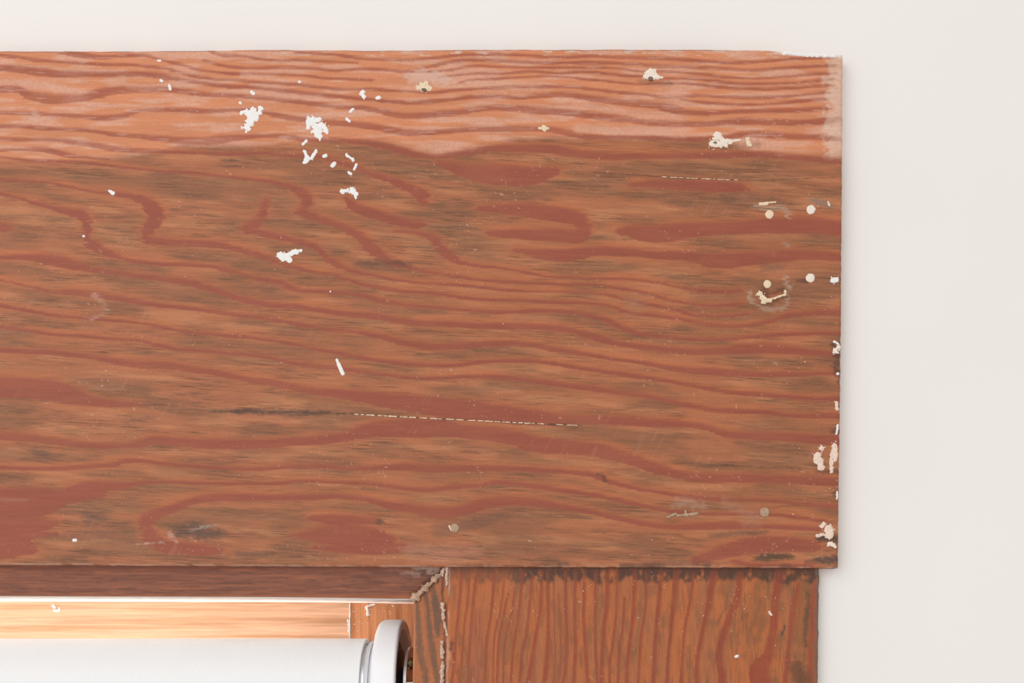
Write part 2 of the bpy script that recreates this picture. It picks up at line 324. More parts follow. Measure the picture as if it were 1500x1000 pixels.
HEADER = [T(s) for s in '''
89 76 5, 116 80 7, 151 84 5, 189 81 4, 216 82 4, 243 90 4, 270 96 3.5, 297 103, 338 108, 381 108, 449 111, 475 115, 516 116, 545 118 2
0 81 4, 27 84, 54 88, 108 92, 162 95, 203 96, 243 101, 270 108, 310 116, 340 117, 381 121, 421 123, 462 127, 502 131, 543 131, 597 134, 640 135, 668 132, 735 128, 789 127, 830 127, 870 131, 911 136, 940 138, 981 143, 1022 140, 1062 142, 1103 143, 1143 142, 1184 138, 1213 136
305 75 4, 322 80, 354 82, 381 86, 408 89, 435 88, 475 90 3, 520 92 2
430 76 4, 489 80, 524 85, 570 88, 600 88, 640 85, 668 81, 708 80, 762 81, 816 84, 870 82, 900 84, 940 85, 981 86, 1035 90, 1076 92, 1116 90, 1170 86, 1224 84
300 89 4, 316 94, 340 98, 367 100, 408 99, 449 100, 489 103, 530 101, 570 103, 597 105, 640 95, 681 88, 735 89, 789 92, 843 92, 897 92, 940 95, 981 97, 1022 99, 1062 101, 1103 103, 1143 100, 1197 97, 1224 96
600 106 3, 654 103, 695 97, 735 98, 789 99, 843 99, 884 99, 924 103, 951 105, 981 105 3.5, 1022 108, 1062 113, 1103 115, 1143 113, 1184 109, 1224 108
640 114 2, 654 112, 695 108 3.5, 735 108, 776 105, 816 107, 857 105, 897 109, 932 112, 970 115, 1008 115 4, 1049 119, 1076 122, 1116 123, 1157 122, 1197 118, 1221 116
670 122 2, 695 117 3, 735 115, 789 112, 830 113, 870 117, 924 123, 965 123, 1000 122, 1022 124 4, 1062 128, 1103 130, 1143 130, 1184 127, 1219 125
0 100 8, 27 101, 54 105 9, 81 108, 108 109 7, 149 109 6, 203 109, 230 111, 243 113, 270 118 5, 297 122, 338 127, 367 128, 408 132, 462 138, 502 142, 543 146, 570 149, 610 150 5, 651 147, 681 143, 722 141, 762 143, 789 140 7, 830 139, 870 145 8, 911 150, 951 153 9, 981 159 10, 1008 165 8, 1049 165 6, 1089 163, 1130 162, 1170 161, 1213 159
0 131 8, 27 131, 40 139 10, 68 145 11, 95 145 10, 122 143 8, 149 136 11, 176 132 9, 216 131 7, 243 131, 270 134 6, 297 138, 338 140, 378 143, 421 147, 462 153, 502 157, 530 158, 557 163 7, 584 169 8, 624 169, 665 165, 708 158 8, 749 159 9, 789 162 10, 830 165 9, 870 170, 911 174, 951 180 8, 1000 182 8, 1035 182 6, 1076 178 8, 1116 178, 1157 180, 1197 178, 1232 174
1000 146 2, 1035 151 3.5, 1076 153, 1116 153, 1157 150 4, 1186 147, 1211 145
0 165 5, 54 167, 108 170, 149 173 7, 184 169 7, 203 162 5, 243 161 6, 297 163, 327 162 5, 354 161, 381 163, 408 170 7, 435 174, 475 178 8, 516 182, 543 185 8, 570 190 9, 597 194 9, 638 193 7, 681 190, 722 189 7, 762 188 8, 803 190 8, 830 194, 857 200 7, 897 201 5, 938 201, 1008 204, 1030 203, 1062 201 6, 1089 197 8, 1116 197, 1157 200, 1197 201, 1227 203
0 185 5, 40 186, 81 189, 122 190, 162 196, 203 200 6, 243 204 8, 297 207 10, 327 204 10, 365 200 6, 408 199, 449 204 6, 489 205, 530 208 7, 557 212 9, 584 220 11, 611 227 10, 638 229 8, 668 226 9, 708 219 10, 749 217 12, 789 217 14, 816 219 14, 843 224 12, 884 229 10, 924 229, 965 229, 1008 228 10, 1062 227, 1103 226 9, 1130 227, 1170 231, 1211 235, 1233 236
0 204 5, 54 204, 95 207 6, 135 212 8, 176 219 9, 216 221 7, 257 223 5, 297 224, 338 226, 381 224, 421 228, 462 228 6, 489 236 7, 516 244 8, 543 254 8, 570 264 10, 597 274 14, 618 286 18, 622 296 12
0 220 4, 40 219 6, 68 220 9, 95 226 9, 122 230 5, 162 233 3
0 230 4, 40 234, 81 236, 122 238, 162 243, 216 249, 270 253, 324 258, 380 264 5, 420 272 8, 437 281 14, 450 291 18, 447 304 16, 440 310 14, 451 316 14, 473 322 10, 494 330 12, 516 340 14, 532 351 18, 543 362 20, 559 376 16, 575 384 14, 592 389 8, 611 395 5, 640 400 4.5, 668 404, 695 409, 735 412, 789 415, 830 417, 870 417, 900 421, 940 428, 981 439, 1022 446, 1049 448, 1089 445
0 263 4, 40 265, 81 269, 122 278, 149 282, 176 285 7, 203 290 12, 220 302 22, 230 316 26, 222 330 20, 212 341 16, 215 350 14, 235 354 12, 265 356 12, 310 358 10, 340 363 9, 367 370 9, 395 378 9, 412 386 8, 450 396 4, 489 403 4, 530 416 6, 570 424 5, 600 427, 640 430, 681 436, 722 439, 762 440, 803 442, 843 443, 884 446, 900 449 5, 922 458 6, 954 462, 995 467, 1035 475 6, 1076 478, 1103 475, 1130 470 8, 1157 462 8, 1197 458 10, 1232 459 10
0 284 5, 27 290, 54 298 6, 89 307 10, 122 316 18, 127 328 16, 126 338 12, 126 350 12, 141 362 18, 157 371 10, 176 377 8, 200 383 6, 240 387, 284 388, 311 391, 345 399 6, 373 407 6, 408 413 8, 435 424 6, 489 428 7, 530 432 7, 557 440 7, 597 447 6, 640 451 5, 681 454, 735 457 6, 789 455, 830 457, 870 463, 897 473 7, 924 485 7, 951 491 6, 995 496, 1035 498, 1076 496, 1116 492, 1157 489, 1232 488
389 296 12, 386 312 14, 376 326 14, 358 335 12, 381 341 9, 421 350 10, 449 357 10, 467 365 9, 478 377 9, 492 386 10, 510 394 8, 540 402 5, 600 413 4, 640 415, 681 418, 722 423, 762 426, 803 427, 843 427, 884 431, 911 437, 954 446 5, 995 455, 1022 462, 1062 463 5, 1094 459
508 290 10, 516 302 16, 532 308 16, 557 316 16, 584 324 14, 611 330 12, 621 329 6
575 338 4, 611 341 7, 638 351 14, 648 365 18, 662 378 14, 680 385 7, 700 389 5, 735 393 4, 776 400, 803 405, 843 407, 884 408, 924 409, 968 415, 1008 423 5, 1049 427 6, 1085 426
0 333 14, 8 334 14, 19 334 6
0 377 7, 40 377 10, 68 380 18, 95 385 18, 116 391 12, 149 397 8, 189 402, 230 408, 270 413 10, 297 420, 327 429 10, 354 438 9, 395 446 8, 435 449, 462 454, 503 459 8, 543 463 9, 584 470 10, 624 474 10, 654 474, 695 477, 735 478, 776 478 9, 816 481, 843 486, 870 493 10, 900 502 9, 940 508, 981 513 10, 1022 515 10, 1062 513 12, 1103 510 16, 1143 511 16, 1184 516 10, 1230 519 8
0 410 3, 54 422 4, 76 428 5, 108 428 9, 149 433 9, 189 440 9, 230 447 7, 270 451 6, 311 456, 351 462, 395 467, 435 474, 476 482 6, 516 486, 557 493 8, 584 500 10, 624 507 10, 665 507 10, 708 504 9, 749 503 8, 789 507 8, 830 515 8, 870 521 6, 900 526, 940 531, 981 539 8, 1022 543 10, 1062 546 10, 1103 548 8, 1143 548, 1232 547 7
0 447 5, 40 455, 81 462, 122 466, 162 469, 203 473, 243 480, 270 486, 311 489, 354 493, 408 500, 449 508, 489 516 6, 530 524, 570 530, 624 535, 665 535, 708 530 6, 762 528, 803 531, 843 538, 884 544, 924 550, 965 556, 1026 567, 1068 574, 1110 577 7, 1152 581, 1194 584, 1232 584
0 478 5, 40 484 6, 81 490 5, 122 492, 162 496, 203 499, 230 505 6, 257 511, 297 514, 354 519, 395 524, 422 531, 462 536, 503 540 6, 543 546, 597 553 6, 638 554, 708 551 6, 749 554, 789 559 7, 830 565, 866 569 8, 908 575 8, 942 579, 970 585, 998 592, 1040 599 8, 1082 602 8, 1124 604, 1166 609 8, 1232 609 9
0 513 8, 40 515, 81 516, 108 520, 135 523, 162 528 8, 203 534 12, 243 535 12, 270 539 10, 311 545 10, 351 553 10, 400 561 9, 440 569 11, 480 575 13, 524 580 18, 580 588 26, 636 595 30, 684 600 31, 740 607 28, 796 612 22, 852 614 13, 908 616 15, 956 619 14, 1012 622 10, 1040 628 10, 1068 636 12, 1110 639 12, 1152 640 14, 1208 644 16, 1232 645 16
0 567 32, 60 570 34, 100 578 30, 140 588 14, 180 592 10, 206 592 5
0 638 14, 42 641 12, 84 647 10, 126 652 10, 168 653 8, 196 651 10, 224 645 14, 252 647 15, 308 650 16, 384 650 16, 426 647 14, 468 644 14, 510 639 16, 538 630 22, 566 627 28, 608 627 30, 650 627 28, 684 632 22, 740 638 24, 782 650 26, 824 655 22, 880 660 22, 922 672 20, 956 684 17, 998 696 14, 1040 700 14, 1082 700, 1124 701, 1166 703, 1232 706 14
0 684 6, 42 686, 84 686 7, 126 683, 168 680 8, 182 675, 210 675 6, 252 680, 294 683, 336 686, 384 687 6, 426 683, 468 683, 510 686, 552 685 8, 594 684 12, 636 687 12, 690 686 9, 740 686 8, 790 688 7, 830 691, 866 695 8, 894 705 8, 922 713 6, 960 720, 1000 726, 1026 729 6, 1068 732, 1110 732, 1152 735, 1194 739 7, 1232 742
98 717 8, 126 713 16, 150 712 16, 182 711 10, 210 707 7, 238 706 5, 280 707, 336 708, 398 708, 440 704, 482 706, 538 708 6, 580 713 7, 622 717 7, 664 714, 700 711, 726 707 8, 754 708, 796 714, 852 722 7, 894 730, 942 741 6, 984 749 5, 1026 752, 1068 753, 1110 753, 1166 757, 1208 763
0 735 45, 60 735 45, 100 728 22, 150 722 13
0 768 40, 60 768 22, 85 765 8
0 800 44, 30 797 36, 45 805 18
40 783 16, 62 783 10, 82 782 6
325 806 8, 300 806 18, 270 803 18, 240 800 22, 220 785 22, 213 768 22, 224 755 20, 252 745 14, 280 734 12, 308 729 12, 356 728 12, 412 729 10, 454 728 10, 496 727 8, 538 731 8, 566 739 12, 608 746 14, 640 750 17, 670 750 18, 698 741 18, 726 735 16, 754 734 14, 782 736 13, 824 742 10, 866 750 8, 908 759 8, 942 767 8, 984 771 9, 1026 771 11, 1068 770 10, 1124 771 7, 1166 773 8, 1202 775
455 758 8, 500 762 18, 548 762 10
430 784 6, 470 783 26, 520 785 36, 560 788 24, 575 792 8
460 802 6, 520 805 14, 570 803 16, 602 800 6
640 238 8, 690 252 26, 740 256 34, 780 258 28, 812 250 14
925 270 6, 970 270 14, 1020 272 18, 1070 274 16, 1095 276 6
700 305 8, 760 307 20, 820 315 24, 850 323 22, 852 345 22, 820 345 20, 760 343 16, 715 342 8
755 366 6, 790 372 16, 830 374 20, 870 368 16, 905 368 14, 954 373 12, 1008 375 15, 1035 380 22, 1062 382 24, 1103 378 22, 1143 375 18, 1197 374 14, 1233 378 12
905 338 8, 930 340 22, 960 343 26, 990 339 28, 1020 337 24, 1062 334 20, 1103 332 22, 1143 330 26, 1197 330 26, 1233 335 24
1018 820 12, 1060 808 22, 1100 799 26, 1150 797 24, 1195 800 18
1075 822 6, 1110 827 6, 1190 829 5
'''.strip().split('\n')]

xs = axis_pts(-60, 1234, 1.5, -3000); vsn = np.linspace(0, 1, 505)
def h_top(x):
    y = np.interp(x, [-3000, 0, 130, 300, 420, 560, 700, 930, 1030, 1130, 1180, 1234], [74, 73.5, 74.5, 73, 72, 73, 72, 71.5, 72, 73.5, 77, 80])
    return y+1.6*(fbm(x/22, x*0+3, 8)-.5)
def h_bot(x): return np.interp(x, [-3000, 0, 600, 1234], [825, 826.5, 829.5, 831.5])+1.2*(fbm(x/9, x*0+5, 9)-.5)
def h_right(y): return np.interp(y, [70, 300, 500, 835], [1234.5, 1233.5, 1232, 1227.5])+1.4*(fbm(y/8, y*0+7, 10)-.5)
Xg = np.repeat(xs[None, :], len(vsn), 0); Yg = h_top(Xg)+vsn[:, None]*(h_bot(Xg)-h_top(Xg))
Xg = Xg+(h_right(Yg)-1234)*sstep(1100, 1234, Xg)
hf = Field(Xg, Yg, 1, wob=(5, .75))
for st in HEADER:
    st = [(x, y, t*1.3 if y < 150 and x < 300 and t >= 6 else (t*1.12 if y < 215 else t*.92)) for (x, y, t) in st]
    hf.late(st, pre=-3000 if st[0][0] == 0 else None)

def paint_header(f):
    X, Y = f.X, f.Y
    g, h = f.grain, f.halo; Yt = Y-.055*X
    # boundary of the worn top strip
    bx = [-3000, 0, 60, 130, 200, 260, 330, 420, 480, 560, 640, 760, 860, 960, 1035, 1100, 1170, 1234]
    by = [232, 232, 236, 232, 226, 214, 212, 210, 206, 204, 226, 202, 200, 202, 204, 218, 228, 226]
    B = np.interp(X, bx, by)+6*(fbm(X/30, Y/6, 31)-.5)
    top = 1-sstep(-7, 8, Y-B)
    lowf0 = 1-top
    e_lo, e_or, l_lo = lin((172, 108, 75)), lin((182, 107, 70)), lin((153, 82, 63))
    e_hi, l_hi, l_hi2 = lin((208, 134, 95)), lin((166, 92, 68)), lin((184, 104, 78))
    n1 = fbm(X/90, Yt/12, 41); n2 = fbm(X/40, Yt/3, 43)
    early = mixc(np.broadcast_to(e_lo, X.shape+(3,)).copy(), e_or, np.clip(.15+.85*h*(.6+.6*n1), 0, 1))
    early = mixc(early, lin((194, 130, 90)), lowf0*(1-h)*sstep(.5, .7, fbm(X/80+4, Yt/9, 44))*.6)
    early = early*(0.93+.15*n1+.12*(n2-.5))[..., None]
    early_hi = np.broadcast_to(e_hi, X.shape+(3,))*(0.94+.14*n1)[..., None]
    late = np.broadcast_to(l_lo, X.shape+(3,))*(0.92+.14*fbm(X/120, Yt/16, 47)+.10*(n2-.5))[..., None]
    late_hi = np.broadcast_to(l_hi, X.shape+(3,))*(.95+.12*n1)[..., None]
    early = mixc(early, early_hi, top); late = mixc(late, late_hi, top)
    # chalky film left on the worn strip
    film = top*(1-.75*g)*sstep(.44, .66, fbm(X/55, Y/7, 51))*.5
    film = np.maximum(film, .55*top*(1-.8*g)*f.mask(T('640 118 14, 700 122 18, 760 126 14, 800 128 6'), 8, 5))
    film = np.maximum(film, .5*top*(1-.8*g)*f.mask(T('0 121 10, 60 124 14, 110 134 10'), 6, 4))
    film = np.maximum(film, .5*(1-.8*g)*f.mask(T('845 188 12, 920 193 14, 1000 197 10'), 5, 4))
    film = np.maximum(film, .4*(1-.7*g)*f.mask(T('840 152 8, 920 165 12, 1000 176 10'), 5, 4))
    # grime caught in the soft earlywood of the varnished part
    streak = sstep(.50, .70, fbm(X/40, Yt/2.0, 61, 3)); blot = sstep(.38, .68, fbm(X/95+9, Yt/18, 63))
    lowf = (1-top)
    dirt = lowf*(1-g)*(1-.4*h)*(blot*.42+.30*streak*blot+.10*streak)
    fine = sstep(.58, .74, fbm(X/22, Y/1.6, 67, 2))*lowf*(1-g)*(1-.5*h)
    c = early*(1-g[..., None])+late*g[..., None]
    dcol = lin((117, 83, 60))
    c = mixc(c, dcol, np.clip(dirt, 0, .62))
    c = mixc(c, lin((218, 174, 154)), np.clip(film*(.55+.9*vnoise(X/1.9, Y/1.7, 52)), 0, 1))
    # white-ish streaks where latewood ridges in the worn zone were abraded
    ab = top*g*sstep(.66, .78, fbm(X/30, Y/1.5, 71, 2)); c = mixc(c, lin((206, 160, 142)), ab*.5)
    # named stains and marks
    def mk(s, col, a, soft=4, jag=3): 
        nonlocal c
        m = f.mask(T(s), soft, jag); m = m*np.clip(.35+1.1*fbm(X/14, Y/3, 81), 0, 1); c = mixc(c, lin(col), m*a)
    D = (92, 74, 64)
    mk('262 778 16, 290 776 26, 320 782 14', D, .85, 7, 6); mk('130 758 20, 145 762 16', D, .6, 8, 6); mk('55 664 18, 66 666 14', D, .5, 8, 5)
    mk('310 602 2, 360 602 8, 420 604 8, 470 605 4, 520 606 2', (78, 62, 54), .9, 3, 3)
    mk('180 618 5, 220 612 5', D, .4); mk('346 812 8, 400 812 8', D, .5); mk('70 784 6, 110 784 10, 190 783 20', D, .35, 8, 6)
    mk('1040 785 6, 1090 781 8, 1125 779 5', D, .65); mk('1105 818 6, 1130 816 13, 1160 814 7', (86, 68, 52), .9, 3, 2)
    mk('1180 822 5, 1222 819 14', (70, 62, 60), .85, 4, 4); mk('1200 788 10, 1226 790 12', (64, 56, 54), .85, 4, 4)
    mk('1222 505 10, 1228 515 16, 1226 540 10, 1230 560 5', (76, 56, 50), .8, 4, 4); mk('1196 688 10, 1208 691 8, 1228 690 6', (70, 54, 50), .6, 4, 3)
    mk('1222 630 10, 1230 632 8', (80, 60, 52), .7); mk('1224 722 8, 1230 723 8', (80, 60, 52), .7)
    mk('645 775 20, 690 768 16, 740 755 10', D, .5, 8, 5); mk('555 764 8, 562 764 6', (84, 60, 54), .8, 2, 2)
    mk('880 695 6, 888 706 5', (70, 56, 48), .6, 2, 2); mk('800 823 8, 830 824 8', D, .5); mk('950 826 6, 1000 824 10, 1040 827 6', D, .55, 5, 4)
    mk('1060 290 8, 1120 292 12, 1160 300 10', D, .5, 6, 5); mk('520 386 4, 560 385 12, 600 388 6', (80, 66, 54), .6, 5, 5)
    mk('940 118 6, 980 122 8', D, .45, 5, 3); mk('1060 215 8, 1110 212 8', (120, 84, 64), .5, 4, 3)
    # lifted, silvered gouges at the nailed end
    G = (180, 148, 126)
    mk('1106 302 6, 1120 306 6, 1140 304 8, 1153 308 8, 1153 318 5', G, .75, 2, 3); mk('1186 291 3, 1200 296 9, 1214 300 9', (142, 116, 100), .8, 2, 2)
    mk('1098 428 5, 1104 444 5, 1125 452 7, 1150 449 5, 1153 425 5, 1150 405 6', G, .7, 2, 3)
    mk('1118 428 16, 1128 440 16, 1146 428 14', (108, 68, 48), .9, 4, 3); mk('1126 436 4, 1146 430 5', (178, 104, 74), .9, 2, 1); mk('1120 392 14, 1145 390 10', (120, 88, 72), .55, 5, 4)
    mk('1150 358 7, 1154 359 6', (176, 150, 130), .6, 2, 2); mk('1170 411 5, 1182 413 6', (74, 56, 50), .7, 3, 2)
    mk('985 738 6, 1000 735 14, 1030 742 10', (190, 150, 128), .45, 6, 6); mk('1060 736 10, 1110 760 16, 1090 766 8', (180, 136, 112), .35, 8, 6)
    mk('600 806 20, 650 812 26, 700 806 14', (190, 134, 110), .4, 8, 8); mk('280 776 6, 300 771 4, 315 769 3', (196, 168, 150), .5, 2, 4)
    mk('200 797 2, 240 794 3', (214, 184, 166), .5, 1.5, 2.5); mk('248 782 8, 256 790 5, 262 795 2', (208, 164, 150), .6, 2, 3)
    mk('140 432 8, 150 445 5, 155 456 7, 130 468 5', (196, 150, 130), .5, 3, 4); mk('0 731 4, 40 732 3', (168, 126, 100), .4, 1.5, 1)
    mk('925 440 20, 935 450 18, 920 462 10', (170, 126, 100), .35, 8, 6)
    mk('48 160 10, 52 175 10', (212, 176, 156), .45, 3, 4)
    # cream paint wiped along the sawn end of the worn strip
    m = sstep(1203, 1216, X+14*(fbm(X/6, Y/5, 91)-.5)*2+10*np.sin(Y/9)*.3)*(1-sstep(222, 238, Y+4*(fbm(X/6, Y/5, 92)-.5)))
    c = mixc(c, lin((220, 190, 170)), m*(.35+.6*fbm(X/7, Y/3, 93))*(1-.35*g))
    m = f.mask(T('620 102 10, 600 115 14, 640 112 16, 652 118 10'), 3, 6)*(1-.3*g); c = mixc(c, lin((214, 176, 158)), m*.7)
    m = sstep(.60, .72, fbm(X/16, Y/3.0, 95))*(1-sstep(4, 16, Y-h_top(X)))*sstep(200, 620, X); c = mixc(c, lin((216, 196, 180)), m*.75)
    m = (1-sstep(3.5, 6.5, Y-h_top(X)+2*(fbm(X/7, Y/3, 97)-.5)))*sstep(1126, 1150, X); c = mixc(c, lin((232, 224, 212)), m*.9)
    # dark reddish rim at top edge, pale splintered rim at bottom edge
    m = (1-sstep(1.0, 3.2, Y-h_top(X)))*(1-sstep(1110, 1140, X))*sstep(.35, .6, fbm(X/28, X*0+1, 99)); c = mixc(c, lin((140, 78, 62)), m*.7)
    m = (1-sstep(0.8, 2.6, h_bot(X)-Y))*sstep(.3, .6, fbm(X/14, X*0+2, 101)); c = mixc(c, lin((206, 164, 138)), m*.6)
    m = (1-sstep(3, 9, h_bot(X)-Y))*sstep(.5, .7, fbm(X/18, X*0+4, 102))*sstep(640, 760, X); c = mixc(c, lin((92, 70, 60)), m*.6)
    m = (1-sstep(.6, 2.4, h_right(Y)-X))*sstep(.45, .65, fbm(X*0+3, Y/7, 103))*sstep(240, 300, Y); c = mixc(c, lin((196, 150, 124)), m*.6)
    # fine pale scuffs and dots
    m = sstep(.90, .96, vnoise(X/3.1, Y/2.4, 105))*sstep(.55, .7, fbm(X/70, Y/50, 106)); c = mixc(c, lin((222, 176, 154)), m*.45)
    m = sstep(.80, .88, vnoise((X+Y*.55)/3.2, (Y-X*.1)/26, 107))*sstep(.56, .7, fbm(X/60, Y/60, 108)); c = mixc(c, lin((208, 156, 132)), m*.10)
    # hairline cracks
    c = mixc(c, lin((84, 54, 44)), f.mask(T('470 604 1.2, 520 606 1.6, 600 611 2, 700 616 2, 780 620 1.8, 850 623 1'), .7, .5)*.85)
    c = mixc(c, lin((92, 62, 48)), f.mask(T('840 251 1, 900 254 1.6, 954 258 1.8, 1008 261 1.6, 1062 263 1.4, 1110 264 1, 1232 259 1'), .8, .8)*.7)
    c = mixc(c, lin((92, 62, 48)), f.mask(T('970 678 1, 1050 681 1.4, 1130 684 1.2, 1190 689 1'), .8, .8)*.6)
    # where fine black fibres of grime show
    al = np.clip(lowf*(1-g)*(1-.45*h)*(.10+.85*sstep(.40, .66, fbm(X/70+5, Yt/10, 64))), 0, .8)
    return np.concatenate([np.clip(c, .005, 1), al[..., None]], -1)
hc = paint_header(hf)

def board(name, f, c, yf, yb, mat, relief, parent=None):
    """front grid with relief, closed back to depth yb by a skirt and a back face"""
    X, Y = f.X, f.Y; R, C = X.shape
    d = yf-relief
    x, _, z = P(X, Y, yf); V = np.stack([x, d, z], -1).reshape(-1, 3)
    idx = np.arange(R*C).reshape(R, C)
    Q = np.stack([idx[:-1, :-1], idx[1:, :-1], idx[1:, 1:], idx[:-1, 1:]], -1).reshape(-1, 4)
    ring = np.concatenate([idx[0, :], idx[1:, -1], idx[-1, -2::-1], idx[-2:0:-1, 0]])
    BV = V[ring].copy(); BV[:, 1] = yb; n0 = len(V); nb = n0+np.arange(len(ring))
    SQ = np.stack([ring, np.roll(ring, -1), np.roll(nb, -1), nb], -1)
    cols = c.reshape(-1, c.shape[-1]); cols = np.vstack([cols, cols[ring]])
    corner = [nb[0], nb[C-1], nb[C-1+R-1], nb[2*C+R-3]]
    me = np_mesh(name, np.vstack([V, BV]), np.vstack([Q, SQ, [corner]]), cols, smooth=False)
    sm = np.zeros(len(me.polygons), bool); sm[:len(Q)] = True; me.polygons.foreach_set('use_smooth', sm)
    return link(name, me, mat, parent)

Xg, Yg = hf.X, hf.Y
toz = 1-sstep(200, 250, Yg)
rel = (.00004+.00016*toz)*hf.grain+.00008*(fbm(Xg/30, Yg/3, 111)-.5)
edge = np.minimum.reduce([Yg-Yg[:1], Yg[-1:]-Yg, Xg[:, -1:]-Xg]); rel = rel-.0007*(1-sstep(0, 3.2, edge))**2
header = board('trim_1', hf, hc, HY, WY, M_head, rel)
tag(header, 'wide weathered red-brown pine header board with white paint splashes above the window', 'window casing', kind='structure')

# ------------------------------------------------------------------ side casing boards
CASE = [T(s) for s in '''
676 834 4, 674 870, 669 920, 666 960, 662 1000
687 834 3, 686 870, 680 920, 676 970, 673 1000
698 840 4, 694 870, 690 920, 687 960, 686 1000
724 836 4, 720 890, 714 930, 711 970, 710 1000
738 850 2.5, 734 890, 726 920, 723 950, 722 1000
744 870 3.5, 738 900, 731 936, 729 970, 728 1000
754 860 3, 750 896, 742 924, 738 960, 737 1000
765 834 4, 762 880, 756 924, 751 960, 748 1000
780 844 4, 772 920, 765 956, 761 1000
794 834 4, 792 890 5, 786 924, 780 960 6, 774 1000 8
802 834 4, 803 890 5, 803 930 6, 802 960 8, 797 1000 7
811 850 2, 812 920, 813 960, 811 1000
818 870 2, 821 930, 820 980, 817 1000
828 834 5, 829 890, 830 940, 828 980, 824 1000
843 834 5, 842 890, 843 940, 842 970, 840 1000
856 840 4, 855 900 5, 857 940, 859 970, 861 1000
873 834 4, 872 880, 872 930, 874 980, 875 1000
890 834 6, 889 880, 885 920, 882 960, 881 1000
904 834 4, 903 890, 898 940, 893 970, 893 1000
915 876 4, 912 920, 907 950, 905 1000
930 834 6, 928 890, 924 930, 919 970, 918 1000
947 834 4, 945 890, 938 940, 935 1000
969 834 6, 964 890, 960 940, 957 1000
991 834 9, 988 870 8, 984 910 6, 979 960 5, 977 1000
1016 840 4, 1010 884, 1003 920, 1000 960, 997 1000
1046 834 11, 1039 880 9, 1032 910 6, 1026 940, 1021 970, 1021 1000 6
1084 838 8, 1080 876 10, 1068 906, 1058 936, 1053 960 11, 1058 990, 1058 1000
1142 838 16, 1136 880 12, 1134 910, 1130 940, 1125 960 16, 1112 980 28, 1114 1000 30
1170 856 6, 1162 890 9, 1158 930 7, 1154 960, 1150 1000
1194 850 5, 1190 900 8, 1188 960 9, 1187 1000
'''.strip().split('\n')]
yr = axis_pts(824, 1060, 1.5, 5050, 1.05)
u = np.linspace(0, 1, 366)
def c_left(y): return np.interp(y, [820, 1000, 5100], [656.5, 652.5, 640])+1.2*(fbm(y/7, y*0+2, 121)-.5)
def c_right(y): return np.interp(y, [820, 1000, 5100], [1200.5, 1198, 1160])+1.6*(fbm(y/9, y*0+2, 122)-.5)
Yc = np.repeat(yr[:, None], len(u), 1); Xc = c_left(Yc)+u[None, :]*(c_right(Yc)-c_left(Yc))
cf = Field(Xc, Yc, 2, wob=(.6, 3))
for st in CASE:
    cf.late(st, side=1, vertical=True, post=5100)
def paint_case(f):
    X, Y, g, h = f.X, f.Y, f.grain, f.halo
    n1 = fbm(X/16, Y/80, 131); n2 = fbm(X/3, Y/30, 133)
    c = mixc(np.broadcast_to(lin((172, 106, 70)), X.shape+(3,)).copy(), lin((182, 104, 60)), np.clip(.3+.6*sstep(.4, .6, n1), 0, 1))
    c = c*(.92+.16*n1+.1*(n2-.5))[..., None]
    c = c*(1-.86*g[..., None])+np.asarray(lin((144, 68, 49)))*(.86*g[..., None])*(.92+.2*fbm(X/20, Y/60, 134))[..., None]
    m = f.mask([(703, 900, 20), (698, 960, 22), (697, 1030, 22)], 8); c = mixc(c, lin((168, 94, 66)), m*.5)
    dirt = sstep(.5, .7, fbm(X/9, Y/24, 135))*(1-g); c = mixc(c, lin((124, 86, 60)), dirt*.42)
    m = sstep(-20, 40, X-1085+30*(fbm(X/30, Y/30, 139)-.5))*(1-g)*sstep(.4, .62, fbm(X/18, Y/26, 136)); c = mixc(c, lin((128, 88, 58)), m*.5)
    # soot line under the header, darkest in the soft wood
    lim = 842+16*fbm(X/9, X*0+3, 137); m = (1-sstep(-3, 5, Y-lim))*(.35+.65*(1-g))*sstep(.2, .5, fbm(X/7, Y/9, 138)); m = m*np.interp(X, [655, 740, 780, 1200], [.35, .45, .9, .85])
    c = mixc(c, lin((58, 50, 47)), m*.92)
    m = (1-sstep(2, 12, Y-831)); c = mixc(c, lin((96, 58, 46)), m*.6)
    m = (1-sstep(2.5, 6, X-c_left(Y)))*sstep(.3, .6, fbm(X/3, Y/22, 140)); c = mixc(c, lin((196, 164, 148)), m*.55)
    m = (1-sstep(3, 8, c_right(Y)-X+4*(fbm(X/3, Y/9, 141)-.5))); c = mixc(c, lin((120, 96, 80)), m*.75)
    m = f.mask(T('1183 868 6, 1184 885 8, 1179 925 5, 1181 945 5'), 3, 3); c = mixc(c, lin((94, 70, 54)), m*.7)
    m = f.mask(T('1165 978 20, 1176 995 26'), 6, 8); c = mixc(c, lin((110, 70, 48)), m*.7)
    m = f.mask(T('1150 916 2, 1147 926 3, 1144 933 2'), 1); c = mixc(c, lin((72, 62, 54)), m*.85)
    m = f.mask(T('1068 886 1, 1056 902 2, 1048 918 1'), 1); c = mixc(c, lin((96, 80, 64)), m*.7)
    m = f.mask(T('662 942 4, 660 952 3, 664 960 2'), 2, 2); c = mixc(c, lin((80, 56, 46)), m*.7)
    m = f.mask(T('658 955 6, 657 965 5'), 2, 1); c = mixc(c, lin((212, 146, 104)), m*.6)
    m = sstep(.90, .97, vnoise(X/2.6, Y/2.6, 143))*sstep(.6, .75, fbm(X/50, Y/40, 144)); c = mixc(c, lin((222, 176, 150)), m*.6)
    return np.concatenate([np.clip(c, .005, 1), ((1-g)*(.15+.5*sstep(.45, .65, fbm(X/14, Y/40, 146))))[..., None]], -1)
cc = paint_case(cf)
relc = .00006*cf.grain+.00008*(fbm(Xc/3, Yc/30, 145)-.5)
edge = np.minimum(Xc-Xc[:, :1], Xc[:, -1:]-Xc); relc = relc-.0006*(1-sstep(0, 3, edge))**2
casing = board('trim_2', cf, cc, SY, WY, M_case, relc)
